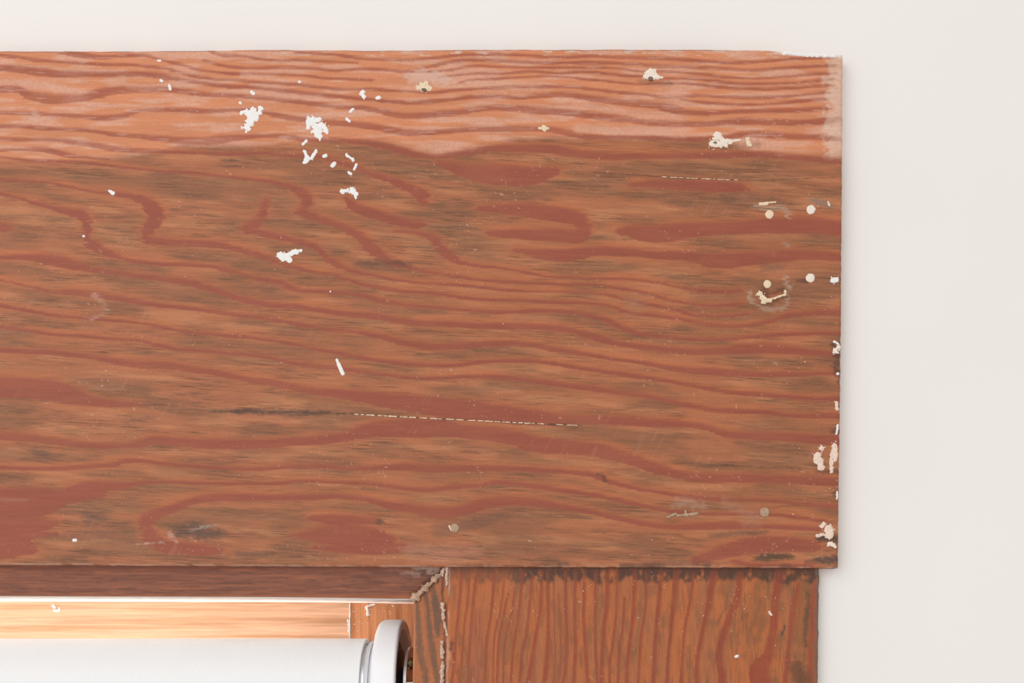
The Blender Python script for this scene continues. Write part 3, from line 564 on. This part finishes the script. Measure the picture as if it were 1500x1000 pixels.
tag(casing, 'upright red-brown pine casing board with vertical grain tucked under the header board', 'window casing', kind='structure')
# its twin at the far side of the window, out of the picture
twin = bpy.data.objects.new('trim_3', casing.data); COL.objects.link(twin)
xc = (XL_WIN+JX)/2; twin.location.x = 2*xc; twin.scale.x = -1
tag(twin, 'matching upright pine casing board at the far side of the window', 'window casing', kind='structure')

# ------------------------------------------------------------------ mitred bevelled beads
def bead(name, f, c, mat, V3, under):
    R, C = f.X.shape; V = V3.reshape(-1, 3); idx = np.arange(R*C).reshape(R, C)
    Q = np.stack([idx[:-1, :-1], idx[1:, :-1], idx[1:, 1:], idx[:-1, 1:]], -1).reshape(-1, 4)
    me = np_mesh(name, V, Q, c.reshape(-1, 3), True)
    return link(name, me, mat)
# head bead: rows run from the outer (hidden under header) to the inner edge
xb = axis_pts(-60, 656, 1.5, -3000); vb = np.linspace(0, 1, 36)
Vb = np.repeat(vb[:, None], len(xb), 1); yin = np.interp(xb, [-3000, 0, 400, 606], [866, 872.5, 874, 876.5])
Yb = 824+Vb*(yin[None, :]-824); lim = 657-51*Vb
Xb = np.where(xb[None, :] > 500, 500+(xb[None, :]-500)/156*(lim-500), xb[None, :])
bf = Field(Xb, Yb, 3)
Xq, Yq = bf.X, bf.Y
n1 = fbm(Xq/60, Yq/4, 151); n2 = fbm(Xq/24, Yq/1.8, 152)
bc = np.broadcast_to(lin((144, 92, 73)), Xq.shape+(3,))*(.80+.40*n1)[..., None]
bc = mixc(bc, lin((104, 70, 62)), sstep(.45, .72, n2)*.55)
bc = mixc(bc, lin((182, 112, 78)), sstep(.6, .75, fbm(Xq/50, Yq/2.4, 153))*.5)
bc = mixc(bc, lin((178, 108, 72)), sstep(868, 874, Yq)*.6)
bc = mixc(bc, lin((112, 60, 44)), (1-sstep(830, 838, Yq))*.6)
bc = mixc(bc, lin((84, 66, 60)), sstep(560, 640, Xq)*sstep(.4, .6, fbm(Xq/12, Yq/6, 154))*.6)
bc = mixc(bc, lin((186, 160, 146)), sstep(560, 630, Xq)*(1-sstep(838, 850, Yq))*sstep(.5, .66, fbm(Xq/10, Yq/4, 155))*.6)
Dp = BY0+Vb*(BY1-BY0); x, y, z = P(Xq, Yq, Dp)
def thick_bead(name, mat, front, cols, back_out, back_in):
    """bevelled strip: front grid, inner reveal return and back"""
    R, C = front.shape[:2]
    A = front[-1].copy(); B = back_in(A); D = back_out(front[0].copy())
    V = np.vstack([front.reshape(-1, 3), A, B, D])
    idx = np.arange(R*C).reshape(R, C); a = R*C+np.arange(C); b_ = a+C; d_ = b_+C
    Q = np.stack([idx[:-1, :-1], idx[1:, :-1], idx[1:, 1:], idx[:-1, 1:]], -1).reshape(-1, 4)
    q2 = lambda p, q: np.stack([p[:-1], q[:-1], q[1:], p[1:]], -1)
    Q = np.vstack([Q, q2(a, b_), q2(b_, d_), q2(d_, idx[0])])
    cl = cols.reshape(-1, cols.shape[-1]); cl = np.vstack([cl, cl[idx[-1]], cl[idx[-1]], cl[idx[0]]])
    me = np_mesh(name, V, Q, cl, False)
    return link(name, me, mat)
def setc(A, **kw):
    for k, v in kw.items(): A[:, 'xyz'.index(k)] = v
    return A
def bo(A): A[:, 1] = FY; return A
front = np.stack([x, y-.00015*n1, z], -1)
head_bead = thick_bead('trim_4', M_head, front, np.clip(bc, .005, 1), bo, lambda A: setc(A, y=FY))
tag(head_bead, 'dark brown bevelled wooden bead running under the header board', 'window trim', kind='structure')
# white painted underside of the reveal
zin = front[-1][:, 2]; m_ = (front[-1][:, 0] > -2)
xx = front[-1][:, 0]
Vs = np.vstack([np.stack([xx, np.full_like(xx, BY1+.0006), zin-.0004], -1), np.stack([xx, np.full_like(xx, FY+.001), zin-.0004], -1),
                np.stack([xx, np.full_like(xx, FY+.001), zin+.0006], -1), np.stack([xx, np.full_like(xx, BY1+.0006), zin+.0006], -1)])
n = len(xx); ii = np.arange(n)
Qs = np.vstack([np.stack([ii[:-1]+k*n, ii[:-1]+((k+1) % 4)*n, ii[1:]+((k+1) % 4)*n, ii[1:]+k*n], -1) for k in range(4)])
o = link('painted_underside', np_mesh('painted_underside', Vs, Qs), M_soffit, head_bead); o['label'] = 'thin white painted underside of the bead'

# side bead: columns from the inner edge to the outer edge
ys2 = axis_pts(828, 1060, 1.5, 4700, 1.05); ub = np.linspace(0, 1, 40)
Ub = np.repeat(ub[None, :], len(ys2), 0)
xi_ = np.interp(ys2, [820, 876, 1000, 4700], [607, 606.5, 604.5, 590])[:, None]; xo_ = np.interp(ys2, [820, 1000, 4700], [657, 653.5, 641])[:, None]
Xs = xi_+Ub*(xo_-xi_)
top_ = 876.5-50*Ub
Ys = np.where(ys2[:, None] < 900, 900-(900-ys2[:, None])/72*(900-top_), ys2[:, None])
sf = Field(Xs, Ys, 4, wob=(.8, 3))
def paint_side(f):
    X, Y = f.X, f.Y
    n1 = fbm(X/8, Y/50, 161); n2 = fbm(X/2.4, Y/20, 162)
    c = np.broadcast_to(lin((176, 108, 70)), X.shape+(3,))*(.86+.28*n1+.08*(n2-.5))[..., None]
    def mk(s, col, a, soft=2.5, jag=2):
        nonlocal c
        m = f.mask(T(s), soft, jag)*np.clip(.5+.9*fbm(X/3, Y/12, 163), 0, 1); c = mixc(c, lin(col), m*a)
    GR = (108, 84, 68)
    mk('610 880 5, 613 920 9, 616 955 9, 622 985 9, 624 1010 9, 624 1060 9', GR, .8)
    mk('622 862 5, 627 890 7, 629 920 8, 633 950 9, 637 975 8, 640 1000 7, 642 1060 7', GR, .85)
    mk('632 850 7, 637 880 10, 641 905 12, 641 930 7', (104, 82, 68), .85); mk('650 840 4, 648 870 3', GR, .6)
    mk('642 838 4, 640 852 5', (96, 72, 58), .7); mk('612 872 8, 640 846 8', (104, 84, 68), .7, 3, 3)
    mk('649 834 3, 648 870 3, 650 900 4, 651 925 3, 649 960 3, 648 1000 3, 647 1060 3', (96, 62, 46), .8, 1.5, 1.5)
    mk('608 880 2, 607 930 2, 606 1000 2, 605 1060 2', (214, 150, 112), .5, 1, .5)  # thin lit line on the inner edge, put into the colour
    return np.clip(c, .005, 1)
sc_ = paint_side(sf)
Dp = BY1+Ub*(BY0-BY1); x, y, z = P(sf.X, sf.Y, Dp)
fr_ = np.stack([x, y-.0003*(fbm(sf.X/4, sf.Y/30, 164)-.5), z], -1)
fr_T = np.transpose(fr_, (1, 0, 2))[::-1]      # rows: outer -> inner
side_bead = thick_bead('trim_5', M_case, fr_T, np.transpose(sc_, (1, 0, 2))[::-1], bo, lambda A: setc(A, y=FY))
tag(side_bead, 'narrow grey-streaked bevelled wooden bead upright beside the casing board', 'window trim', kind='structure')

# ------------------------------------------------------------------ raised marks: dried paint and filler
def splat(name, shapes, y, mat, parent, h=.00035, cell=.5, jag=.8, seed=0, thr=.5, label=None, kind=None):
    """crusty deposit: union of capsules (x0,y0,x1,y1,r,solid) with ragged, noisy edges, built as raised relief"""
    rs = random.Random(seed+5); shapes = list(shapes)
    for q in list(shapes):                       # satellites flung round the loose deposits
        r_, so_ = q[-2], q[-1]
        if r_ > 3 and so_ < .85:
            for _ in range(int(r_*1.6)):
                an = rs.uniform(0, 6.28); dd_ = r_*rs.uniform(.9, 1.5); shapes.append((q[0]+math.cos(an)*dd_, q[1]+math.sin(an)*dd_, rs.uniform(.5, 1.0), .9))
    S = [s if len(s) == 6 else (s[0], s[1], s[0], s[1], s[2], s[3]) for s in shapes]
    x0 = min(min(s[0], s[2])-s[4]-3 for s in S); x1 = max(max(s[0], s[2])+s[4]+3 for s in S)
    y0 = min(min(s[1], s[3])-s[4]-3 for s in S); y1 = max(max(s[1], s[3])+s[4]+3 for s in S)
    gx = np.arange(x0, x1+cell, cell); gy = np.arange(y0, y1+cell, cell)
    X, Y = np.meshgrid(gx, gy); f = np.full(X.shape, -9.)
    for (a, b_, c, d, r, so) in S:
        l2 = (c-a)**2+(d-b_)**2+1e-9; t = np.clip(((X-a)*(c-a)+(Y-b_)*(d-b_))/l2, 0, 1)
        dd = np.hypot(X-a-t*(c-a), Y-b_-t*(d-b_))
        nz = (fbm(X/3.4+seed*7.1, Y/3.4+seed*3.3, 171, 3)-.5)*3.0
        f = np.maximum(f, (r-dd)/max(r, 1)+nz*jag*(1.25-so)-(1-so)*.28)
    cellv = (f[:-1, :-1]+f[1:, :-1]+f[:-1, 1:]+f[1:, 1:])/4 > 0
    if not cellv.any(): return None
    top = np.clip(f, 0, .5)*2
    hh = h*(.35+.65*sstep(0, 1, top))*(.75+.5*vnoise(X/2.5+seed, Y/2.5, 172))
    xw, _, zw = P(X, Y, y)
    R, C = X.shape; idx = np.arange(R*C).reshape(R, C)
    Q = np.stack([idx[:-1, :-1], idx[1:, :-1], idx[1:, 1:], idx[:-1, 1:]], -1)
    Vt = np.stack([xw, y-hh, zw], -1).reshape(-1, 3); Vb_ = np.stack([xw, np.full_like(xw, y+.0006), zw], -1).reshape(-1, 3)
    faces = [Q[cellv]]
    pad = np.pad(cellv, 1)
    n0 = R*C
    for (di, dj, a, b_) in ((-1, 0, 3, 0), (1, 0, 1, 2), (0, -1, 0, 1), (0, 1, 2, 3)):
        edge_ = cellv & ~pad[1+di:1+di+cellv.shape[0], 1+dj:1+dj+cellv.shape[1]]
        q = Q[edge_]
        faces.append(np.stack([q[:, b_], q[:, a], q[:, a]+n0, q[:, b_]+n0], -1))
    FQ = np.vstack(faces); V = np.vstack([Vt, Vb_])
    used, inv = np.unique(FQ, return_inverse=True)
    o = link(name, np_mesh(name, V[used], inv.reshape(FQ.shape)), mat, parent)
    if label: o['label'] = label
    if kind: o['kind'] = kind
    return o

paint = [
 [(370, 165, 8, 1), (363, 164, 374, 172, 6, .9), (379, 166, 382, 159, 4, .7), (354, 165, 362, 163, 3, .6), (369, 174, 362, 186, 7, .35)],
 [(456, 178, 8, .75), (466, 176, 5, .7), (470, 186, 8, .6), (463, 190, 468, 200, 7, .6), (475, 186, 478, 192, 4, .6), (452, 186, 4, .7)],
 [(449, 206, 444, 211, 2.3, .8)], [(446, 222, 450, 230, 2.4, .7), (450, 230, 446, 238, 3, .8), (448, 238, 456, 232, 2, .7), (456, 232, 464, 221, 2.4, .6)],
 [(477, 228, 475, 229, 2.6, 1)], [(490, 239, 487, 243, 2.8, 1)], [(508, 227, 516, 234, 2.6, .35)], [(522, 241, 519, 248, 1.9, .9)], [(510, 252, 514, 255, 1.8, .6)],
 [(501, 281, 509, 279, 3.2, .6)], [(515, 279, 521, 284, 4.4, .6), (520, 284, 522, 290, 2, .6)], [(531, 136, 533, 142, 4, .6)], [(553, 144, 555, 143, 3, .9)],
 [(517, 160, 513, 164, 2, .8)], [(508, 174, 512, 178, 2, .9)], [(439, 120, 2.2, 1)], [(369, 135, 371, 137, 2.6, .9)], [(352, 151, 2.5, .8)],
 [(410, 373, 415, 378, 4.5, .8), (418, 376, 424, 380, 5.5, .8), (424, 373, 434, 368, 4.2, .8), (438, 367, 441, 367, 2.6, .8)],
 [(493.5, 527, 496, 533, 2.0, 1), (496, 533, 502, 547, 2.8, 1)], [(248, 126, 249, 131, 2.6, .8)], [(235, 118, 237, 119, 2.2, .8)], [(231, 89, 234, 89, 2.6, .5)], [(162, 280, 166, 284, 2.8, .5)],
 [(108, 791, 111, 791, 2.4, .8)], [(123, 346, 1.8, 1)], [(484, 427, 1.3, 1)],
]
big = {0: 'white paint splash with a smeared tail', 1: 'largest ragged white paint splash', 18: 'white paint fleck shaped like a small bird', 19: 'single slanting white paint drip'}
for i, s in enumerate(paint):
    splat('paint_splash', s, HY, M_paint, header, seed=i, jag=.75 if i not in (19,) else .15, label=big.get(i))

# nail plugs: filled round holes, slightly proud
def plug(px, py, r, mat, seed, label=None, hole=None):
    rg = random.Random(seed); n = 22; X0, _, Z0 = P(px, py, HY); k = (HY-CY)/F
    V = [(X0, HY-.00045, Z0)]; Q = []
    rad = [r*k*(1+rg.uniform(-.06, .06)) for _ in range(n)]
    for (s, d) in ((.7, -.0004), (1, -.0002), (1.03, .001)):
        for i in range(n):
            a = 2*math.pi*i/n; V.append((X0+math.cos(a)*rad[i]*s, HY+d, Z0+math.sin(a)*rad[i]*s))
    for i in range(0, n, 2): Q.append([0, 1+i, 1+(i+1) % n, 1+(i+2) % n])
    for L in range(2):
        for i in range(n): Q.append([1+L*n+i, 1+(L+1)*n+i, 1+(L+1)*n+(i+1) % n, 1+L*n+(i+1) % n])
    o = link('nail_plug', np_mesh('nail_plug', V, Q, smooth=True), mat, header)
    if label: o['label'] = label
plug(1127, 314, 6.3, M_putty, 1); plug(1188, 307, 6.6, M_putty_pale, 2); plug(1187, 407, 6.6, M_putty_pale, 3); plug(1124, 416, 5.8, M_putty, 4)
plug(1120, 750, 7.0, M_putty_dull, 5, 'dull brown filled nail hole'); plug(666, 773, 6.5, M_putty_dull, 6, 'dull brown filled nail hole')

filler = [
 ([(954, 109, 9, .95), (945, 112, 962, 113, 4, .8), (962, 114, 970, 114, 2, .7)], M_putty_pale), ([(621, 126, 8, .75), (613, 128, 630, 129, 4, .6)], M_putty),
 ([(797, 188, 4.6, .95), (790, 188, 803, 188, 2, .9)], M_putty), ([(1051, 199, 6.4, .95), (1045, 203, 1056, 204, 2.5, .8)], M_putty_pale),
 ([(1044, 211, 1062, 211, 5.5, .45), (1058, 206, 1070, 208, 4, .75), (1070, 207, 1084, 205, 1.6, .9)], M_putty_pale), ([(1095, 205, 1097, 212, 3.6, .55)], M_putty),
 ([(1113, 299, 1124, 298, 2.4, .8), (1124, 297, 1136, 296, 1.3, .8)], M_putty), ([(1213, 296, 1215, 301, 2.4, .6)], M_putty_pink),
 ([(1113, 431, 1121, 441, 5, .45), (1118, 441, 1128, 440, 3.6, .75), (1128, 439, 1150, 431, 2, .45), (1150, 427, 2.6, .7)], M_putty),
 ([(1219, 411, 1226, 410, 4, .55)], M_paint), ([(1224, 514, 4.2, .8), (1228, 509, 3.2, .7), (1229, 513, 1.6, .7)], M_putty_pale), ([(1227, 547, 2.2, .7)], M_paint),
 ([(1222, 500, 1227, 503, 2, .4)], M_paint), ([(1198, 667, 1197, 675, 5.5, .6), (1201, 673, 1203, 684, 5.5, .6), (1204, 657, 4.5, .45)], M_putty_pink),
 ([(1222, 652, 1223, 672, 4.6, .6), (1219, 664, 1218, 690, 3.5, .35)], M_putty_pink), ([(1214, 774, 1214, 783, 6.8, .8), (1204, 771, 1207, 767, 3.4, .5), (1197, 784, 1208, 783, 2.6, .6)], M_putty_pink),
 ([(1215, 796, 1221, 798, 3.2, .6), (1224, 801, 2, .6)], M_putty_pale), ([(1225, 590, 1226, 598, 3, .35)], M_putty_pink), ([(978, 757, 990, 752, 2, .4), (992, 755, 1022, 752, 2.4, .45), (1004, 748, 1006, 755, 2, .5)], M_putty_dull),
 ([(658, 770, 661, 776, 1.6, .7)], M_putty), ([(1226, 720, 1226, 730, 1.6, .5)], M_paint), ([(1225, 635, 1227, 622, 1.6, .4)], M_paint),
 ([(1148, 78, 1180, 80, 2.6, .6), (1180, 81, 1222, 82, 2.8, .6)], M_paint),
]
for i, (s, m) in enumerate(filler):
    splat('wood_filler', s, HY, m, header, h=.0005, seed=50+i, jag=.55)
for (hx, hy, r) in ((953, 115, 2.4), (621, 131, 2.6), (1047, 209, 1.6)):
    splat('nail_hole', [(hx-1, hy, hx+1.5, hy, r, .8)], HY-.00045, M_hole, header, h=.0002, seed=int(hx), jag=.5)
# pale filler standing in the long hairline crack, in broken lengths
rg = random.Random(4)
def crack(pts, parts):
    xs_, ys_ = zip(*pts); s = []
    for a, b_, r in parts:
        x = a
        while x < b_:
            l = rg.uniform(3, 12); e = min(b_, x+l); s.append((x, np.interp(x, xs_, ys_), e, np.interp(e, xs_, ys_), r*rg.uniform(.7, 1.1), .9)); x = e+rg.uniform(1.5, 7)
    splat('crack_filler', s, HY, M_putty, header, h=.0003, seed=9, jag=.3, cell=.5)
crack([(520, 606.5), (600, 611), (700, 616), (780, 620), (850, 623)], [(520, 640, .85), (640, 800, .75), (815, 845, .5)])
crack([(954, 258), (1008, 261), (1062, 263), (1100, 264)], [(970, 1030, .55), (1030, 1085, .6)])

def specks(name, n, box, y, mat, parent, seed, rmax=1.1, avoid=None):
    rg = random.Random(seed); s = []
    V = []; Q = []
    for i in range(n):
        px, py = rg.uniform(box[0], box[2]), rg.uniform(box[1], box[3]); r = rg.uniform(.45, rmax)*(1 if rg.random() < .8 else 1.4)
        X0, _, Z0 = P(px, py, y); k = (y-CY)/F; b_ = len(V); a0 = rg.uniform(0, 6); el = rg.uniform(.6, 1)
        for (sc, d) in ((.55, -.0003), (1, .0003)):
            for j in range(6): V.append((X0+math.cos(a0+j*1.047)*r*sc*k, y+d, Z0+el*math.sin(a0+j*1.047)*r*sc*k))
        Q.append([b_, b_+1, b_+2, b_+3]); Q.append([b_, b_+3, b_+4, b_+5])
        for j in range(6): Q.append([b_+j, b_+6+j, b_+6+(j+1) % 6, b_+(j+1) % 6])
    o = link(name, np_mesh(name, V, Q), mat, parent); o['kind'] = 'stuff'; return o
sp = flat_mat('faded_paint_specks', (230, 206, 190), .7, .05)
specks('paint_specks', 60, (280, 270, 900, 560), HY, sp, header, 11, .9)
specks('paint_specks', 30, (20, 250, 1225, 800), HY, sp, header, 12, 1.0)
specks('paint_specks', 30, (1150, 300, 1230, 820), HY, sp, header, 13, 1.2)
specks('paint_specks', 24, (920, 780, 1215, 826), HY, sp, header, 14, 1.1)
specks('paint_specks', 34, (740, 838, 1190, 995), SY, sp, casing, 15, 1.0)
specks('paint_specks', 22, (780, 836, 880, 930), SY, sp, casing, 16, 1.1)
splat('paint_splash', [(1078, 962, 1080, 960, 2.4, .7)], SY, M_paint, casing, seed=71)
splat('paint_splash', [(1127, 896, 1129, 900, 2.2, .5)], SY, sp, casing, seed=72)
# pale filler and dust clinging in the joint between bead and casing
for i, s in enumerate(([(654, 832, 655, 856, 2.4, .5), (650, 833, 648, 842, 2, .4)], [(648, 885, 650, 906, 3, .3)], [(650, 910, 655, 930, 2, .3)], [(647, 940, 648, 962, 2.6, .25)], [(648, 970, 647, 1002, 3, .25)])):
    splat('joint_filler', s, SY+.0006, M_joint, side_bead, h=.0008, seed=80+i, jag=.6)
# crumbling caulk along the mitre
rg = random.Random(21); V = []; Q = []; nseg = 46; nr = 10
a = np.array(P(656, 830, BY0)); b_ = np.array(P(603, 879, BY1-.001)); ax = (b_-a)/np.linalg.norm(b_-a)
uu = np.cross(ax, (0, 1, 0)); uu /= np.linalg.norm(uu); vv = np.cross(ax, uu)
for i in range(nseg+1):
    t = i/nseg; c = a+(b_-a)*t+uu*rg.uniform(-.0003, .0003); r = .00115*(1+.35*math.sin(t*23)+.2*math.sin(t*51+1))*(1 if 0 < i < nseg else .2)*(.75+.5*t)
    for j in range(nr):
        an = j/nr*6.2832; q = r*rg.uniform(.72, 1.3); V.append(tuple(c+uu*math.cos(an)*q+vv*math.sin(an)*q*.9))
for i in range(nseg):
    for j in range(nr): Q.append([i*nr+j, i*nr+(j+1) % nr, (i+1)*nr+(j+1) % nr, (i+1)*nr+j])
o = link('mitre_caulk', np_mesh('mitre_caulk', V, Q, smooth=True), M_caulk, head_bead); o['label'] = 'lumpy beige caulk crumbling along the mitred corner'

# ------------------------------------------------------------------ sash behind the blind
win = empty('window_1', (JX-.3, FY, SZ)); tag(win, 'sunlit orange pine window sash with butt-jointed corner behind the blind', 'window', kind='structure')
bpy.context.view_layer.update()
gx = P(513, 900, FY)[0]; rz1 = SZ+.012; rz0 = -.009
link('sash_rail', boxes_mesh('sash_rail', [(XL_WIN+.03, gx-.0001, FY, FY+.03, rz0, rz1)]), M_rail, win)
link('sash_stile', boxes_mesh('sash_stile', [(gx+.0001, JX+.035, FY+.0003, FY+.03, ZB-.01, rz1)]), M_stile, win)
link('sash_stile', boxes_mesh('sash_stile', [(XL_WIN-.035, XL_WIN+.0299, FY+.0003, FY+.03, ZB-.01, rz1)]), M_stile, win)
link('sash_rail', boxes_mesh('sash_rail', [(XL_WIN+.03, gx-.0001, FY, FY+.03, ZB-.01, ZB+.05)]), M_rail, win)
link('glass_pane', boxes_mesh('glass_pane', [(XL_WIN+.025, gx+.005, FY+.014, FY+.018, ZB+.045, rz0+.005)]), M_glass, win)
splat('paint_smear', [(512.4, 882, 512.6, 934, 1.0, .8), (510, 908, 511, 924, 1.8, .3)], FY, M_paint, win, h=.0004, seed=33)
splat('paint_smear', [(538, 888, 548, 885, 1.8, .5), (538, 888, 539, 900, 2.6, .3)], FY, M_paint, win, h=.0004, seed=34)
splat('paint_smear', [(77, 886, 80, 890, 1.6, .6), (80, 894, 86, 894, 1.8, .7), (86, 890, 87, 893, 1.2, .7)], FY, M_paint, win, h=.0004, seed=35)
specks('paint_specks', 45, (515, 884, 604, 925), FY, M_paint, win, 37, 1.0)

# ------------------------------------------------------------------ roller blind
YC, ZC = .015, -.0235
def lathe(name, prof, mat, parent, n=96, yc=YC, zc=ZC, uv=False, closed=True):
    """profile of (x, r) turned round the horizontal axis of the blind"""
    pr = list(prof); m = len(pr); V = []; Q = []
    for (x, r) in pr:
        for j in range(n):
            an = 2*math.pi*j/n; V.append((x, yc-math.cos(an)*r, zc+math.sin(an)*r))
    for i in range(m-1):
        for j in range(n): Q.append([i*n+j, i*n+(j+1) % n, (i+1)*n+(j+1) % n, (i+1)*n+j])
    me = np_mesh(name, V, Q, smooth=True)
    if uv:
        a = me.attributes.new('UVMap', 'FLOAT_VECTOR', 'CORNER'); U = []
        for i in range(m-1):
            for j in range(n):
                for (p, q) in ((i, j), (i, j+1), (i+1, j+1), (i+1, j)): U += [pr[p][0]/.00105, q/n*2*math.pi*.022/.00105, 0.5]
        a.data.foreach_set('vector', U)
    o = link(name, me, mat, parent)
    mod = o.modifiers.new('edges', 'EDGE_SPLIT'); mod.split_angle = math.radians(42)
    return o
XE = P(538, 936, YC)[0]; XLB = XL_WIN+.03
blind = empty('roller_blind', (XE, YC, ZC)); tag(blind, 'white woven roller blind rolled up in the window recess under the dark bead', 'blind')
bpy.context.view_layer.update()
rF = .0220
lathe('fabric_roll', [(XLB, .0198), (XLB, rF)]+[(XLB+(XE-XLB)*k/8, rF) for k in range(1, 9)]+[(XE, .0198), (XE-.004, .0196)], M_fab, blind, uv=True)
# fabric hanging off the back of the roll
ysh = YC+rF-.0004; zs = np.linspace(ZC+.002, ZB+.12, 12); V = []; Q = []
for z_ in zs:
    for (x_, y_) in ((XLB, ysh), (XE, ysh), (XE, ysh+.0004), (XLB, ysh+.0004)): V.append((x_, y_, z_))
for i in range(11):
    for j in range(4): Q.append([i*4+j, i*4+(j+1) % 4, (i+1)*4+(j+1) % 4, (i+1)*4+j])
me = np_mesh('hanging_fabric', V, Q); a = me.attributes.new('UVMap', 'FLOAT_VECTOR', 'CORNER'); U = []
for q in Q:
    for v in q: U += [V[v][0]/.00105, V[v][2]/.00105, .5]
a.data.foreach_set('vector', U); link('hanging_fabric', me, M_fab, blind)
lathe('roller_tube', [(XE-.006, .0180), (XE-.006, .0194), (XE+.0018, .0194), (XE+.0018, .0180)], M_alu, blind)
lathe('end_collar', [(XE+.0016, .0100), (XE+.0016, .0203), (XE+.0022, .0209), (XE+.0034, .0209), (XE+.0036, .0200), (XE+.0040, .0206), (XE+.0062, .0212), (XE+.0066, .015)], M_ring, blind)
dl, dr = -.0822, -.0716; R0 = .0304
def arc(cx, cr, r, a0, a1, n=6): return [(cx+r*math.cos(math.radians(a0+(a1-a0)*i/n)), cr+r*math.sin(math.radians(a0+(a1-a0)*i/n))) for i in range(n+1)]
lathe('chain_guard', [(dl, .010), (dl, R0-.003)]+arc(dl+.003, R0-.003, .003, 180, 90)+arc(dr-.0012, R0-.0012, .0012, 90, 0)+[(dr, R0-.0034), (dr-.0004, R0-.0042), (dr-.006, R0-.0046), (dr-.006, .008)], M_white, blind, 128)
lathe('chain_wheel', [(dr-.0062, .006), (dr-.0062, .0215), (dr-.0042, .0225), (dr-.003, .0215), (dr-.0022, .0180), (dr-.0012, .0175), (dr-.0008, .010), (dr-.0002, .0095), (dr+.0002, .004), (dr+.0002, .0005)], M_dark, blind)
# bracket: rounded steel plate, foot to the jamb, fixing screw
bx0, bx1 = -.0698, -.0686; V = []; Q = []; n = 27; rB = .0184
outl = [(YC-math.cos(math.pi*i/n)*rB, ZC+math.sin(math.pi*i/n)*rB) for i in range(n+1)]+[(YC+rB, ZC-.020), (YC-rB, ZC-.020)]
for x_ in (bx0, bx1):
    for (y_, z_) in outl: V.append((x_, y_, z_))
    V.append((x_, YC, ZC))
k = len(outl)+1
for i in range(len(outl)):
    j = (i+1) % len(outl); Q.append([i, j, k+j, k+i])
for i in range(0, len(outl)-1, 2):
    j, l = i+1, (i+2) % len(outl); Q.append([k-1, i, j, l]); Q.append([2*k-1, k+l, k+j, k+i])
bk = link('mounting_bracket', np_mesh('mounting_bracket', V, Q), M_metal, blind)
link('bracket_foot', boxes_mesh('bracket_foot', [(bx1-.0002, JX+.0004, YC-.016, YC+.014, ZC+.0022, ZC+.0034)]), M_metal, bk)
def lathe2(name, prof, mat, parent, yc, zc): 
    o = lathe(name, prof, mat, parent, 20, yc, zc); return o
lathe2('fixing_screw', [(bx1-.0001, .0002), (bx1-.0001, .0014), (bx1+.0008, .0014), (bx1+.0009, .0026), (bx1+.0018, .0026), (bx1+.0019, .0016), (JX+.0006, .0016), (JX+.0006, .0002)], M_brass, bk, .004, -.0122)
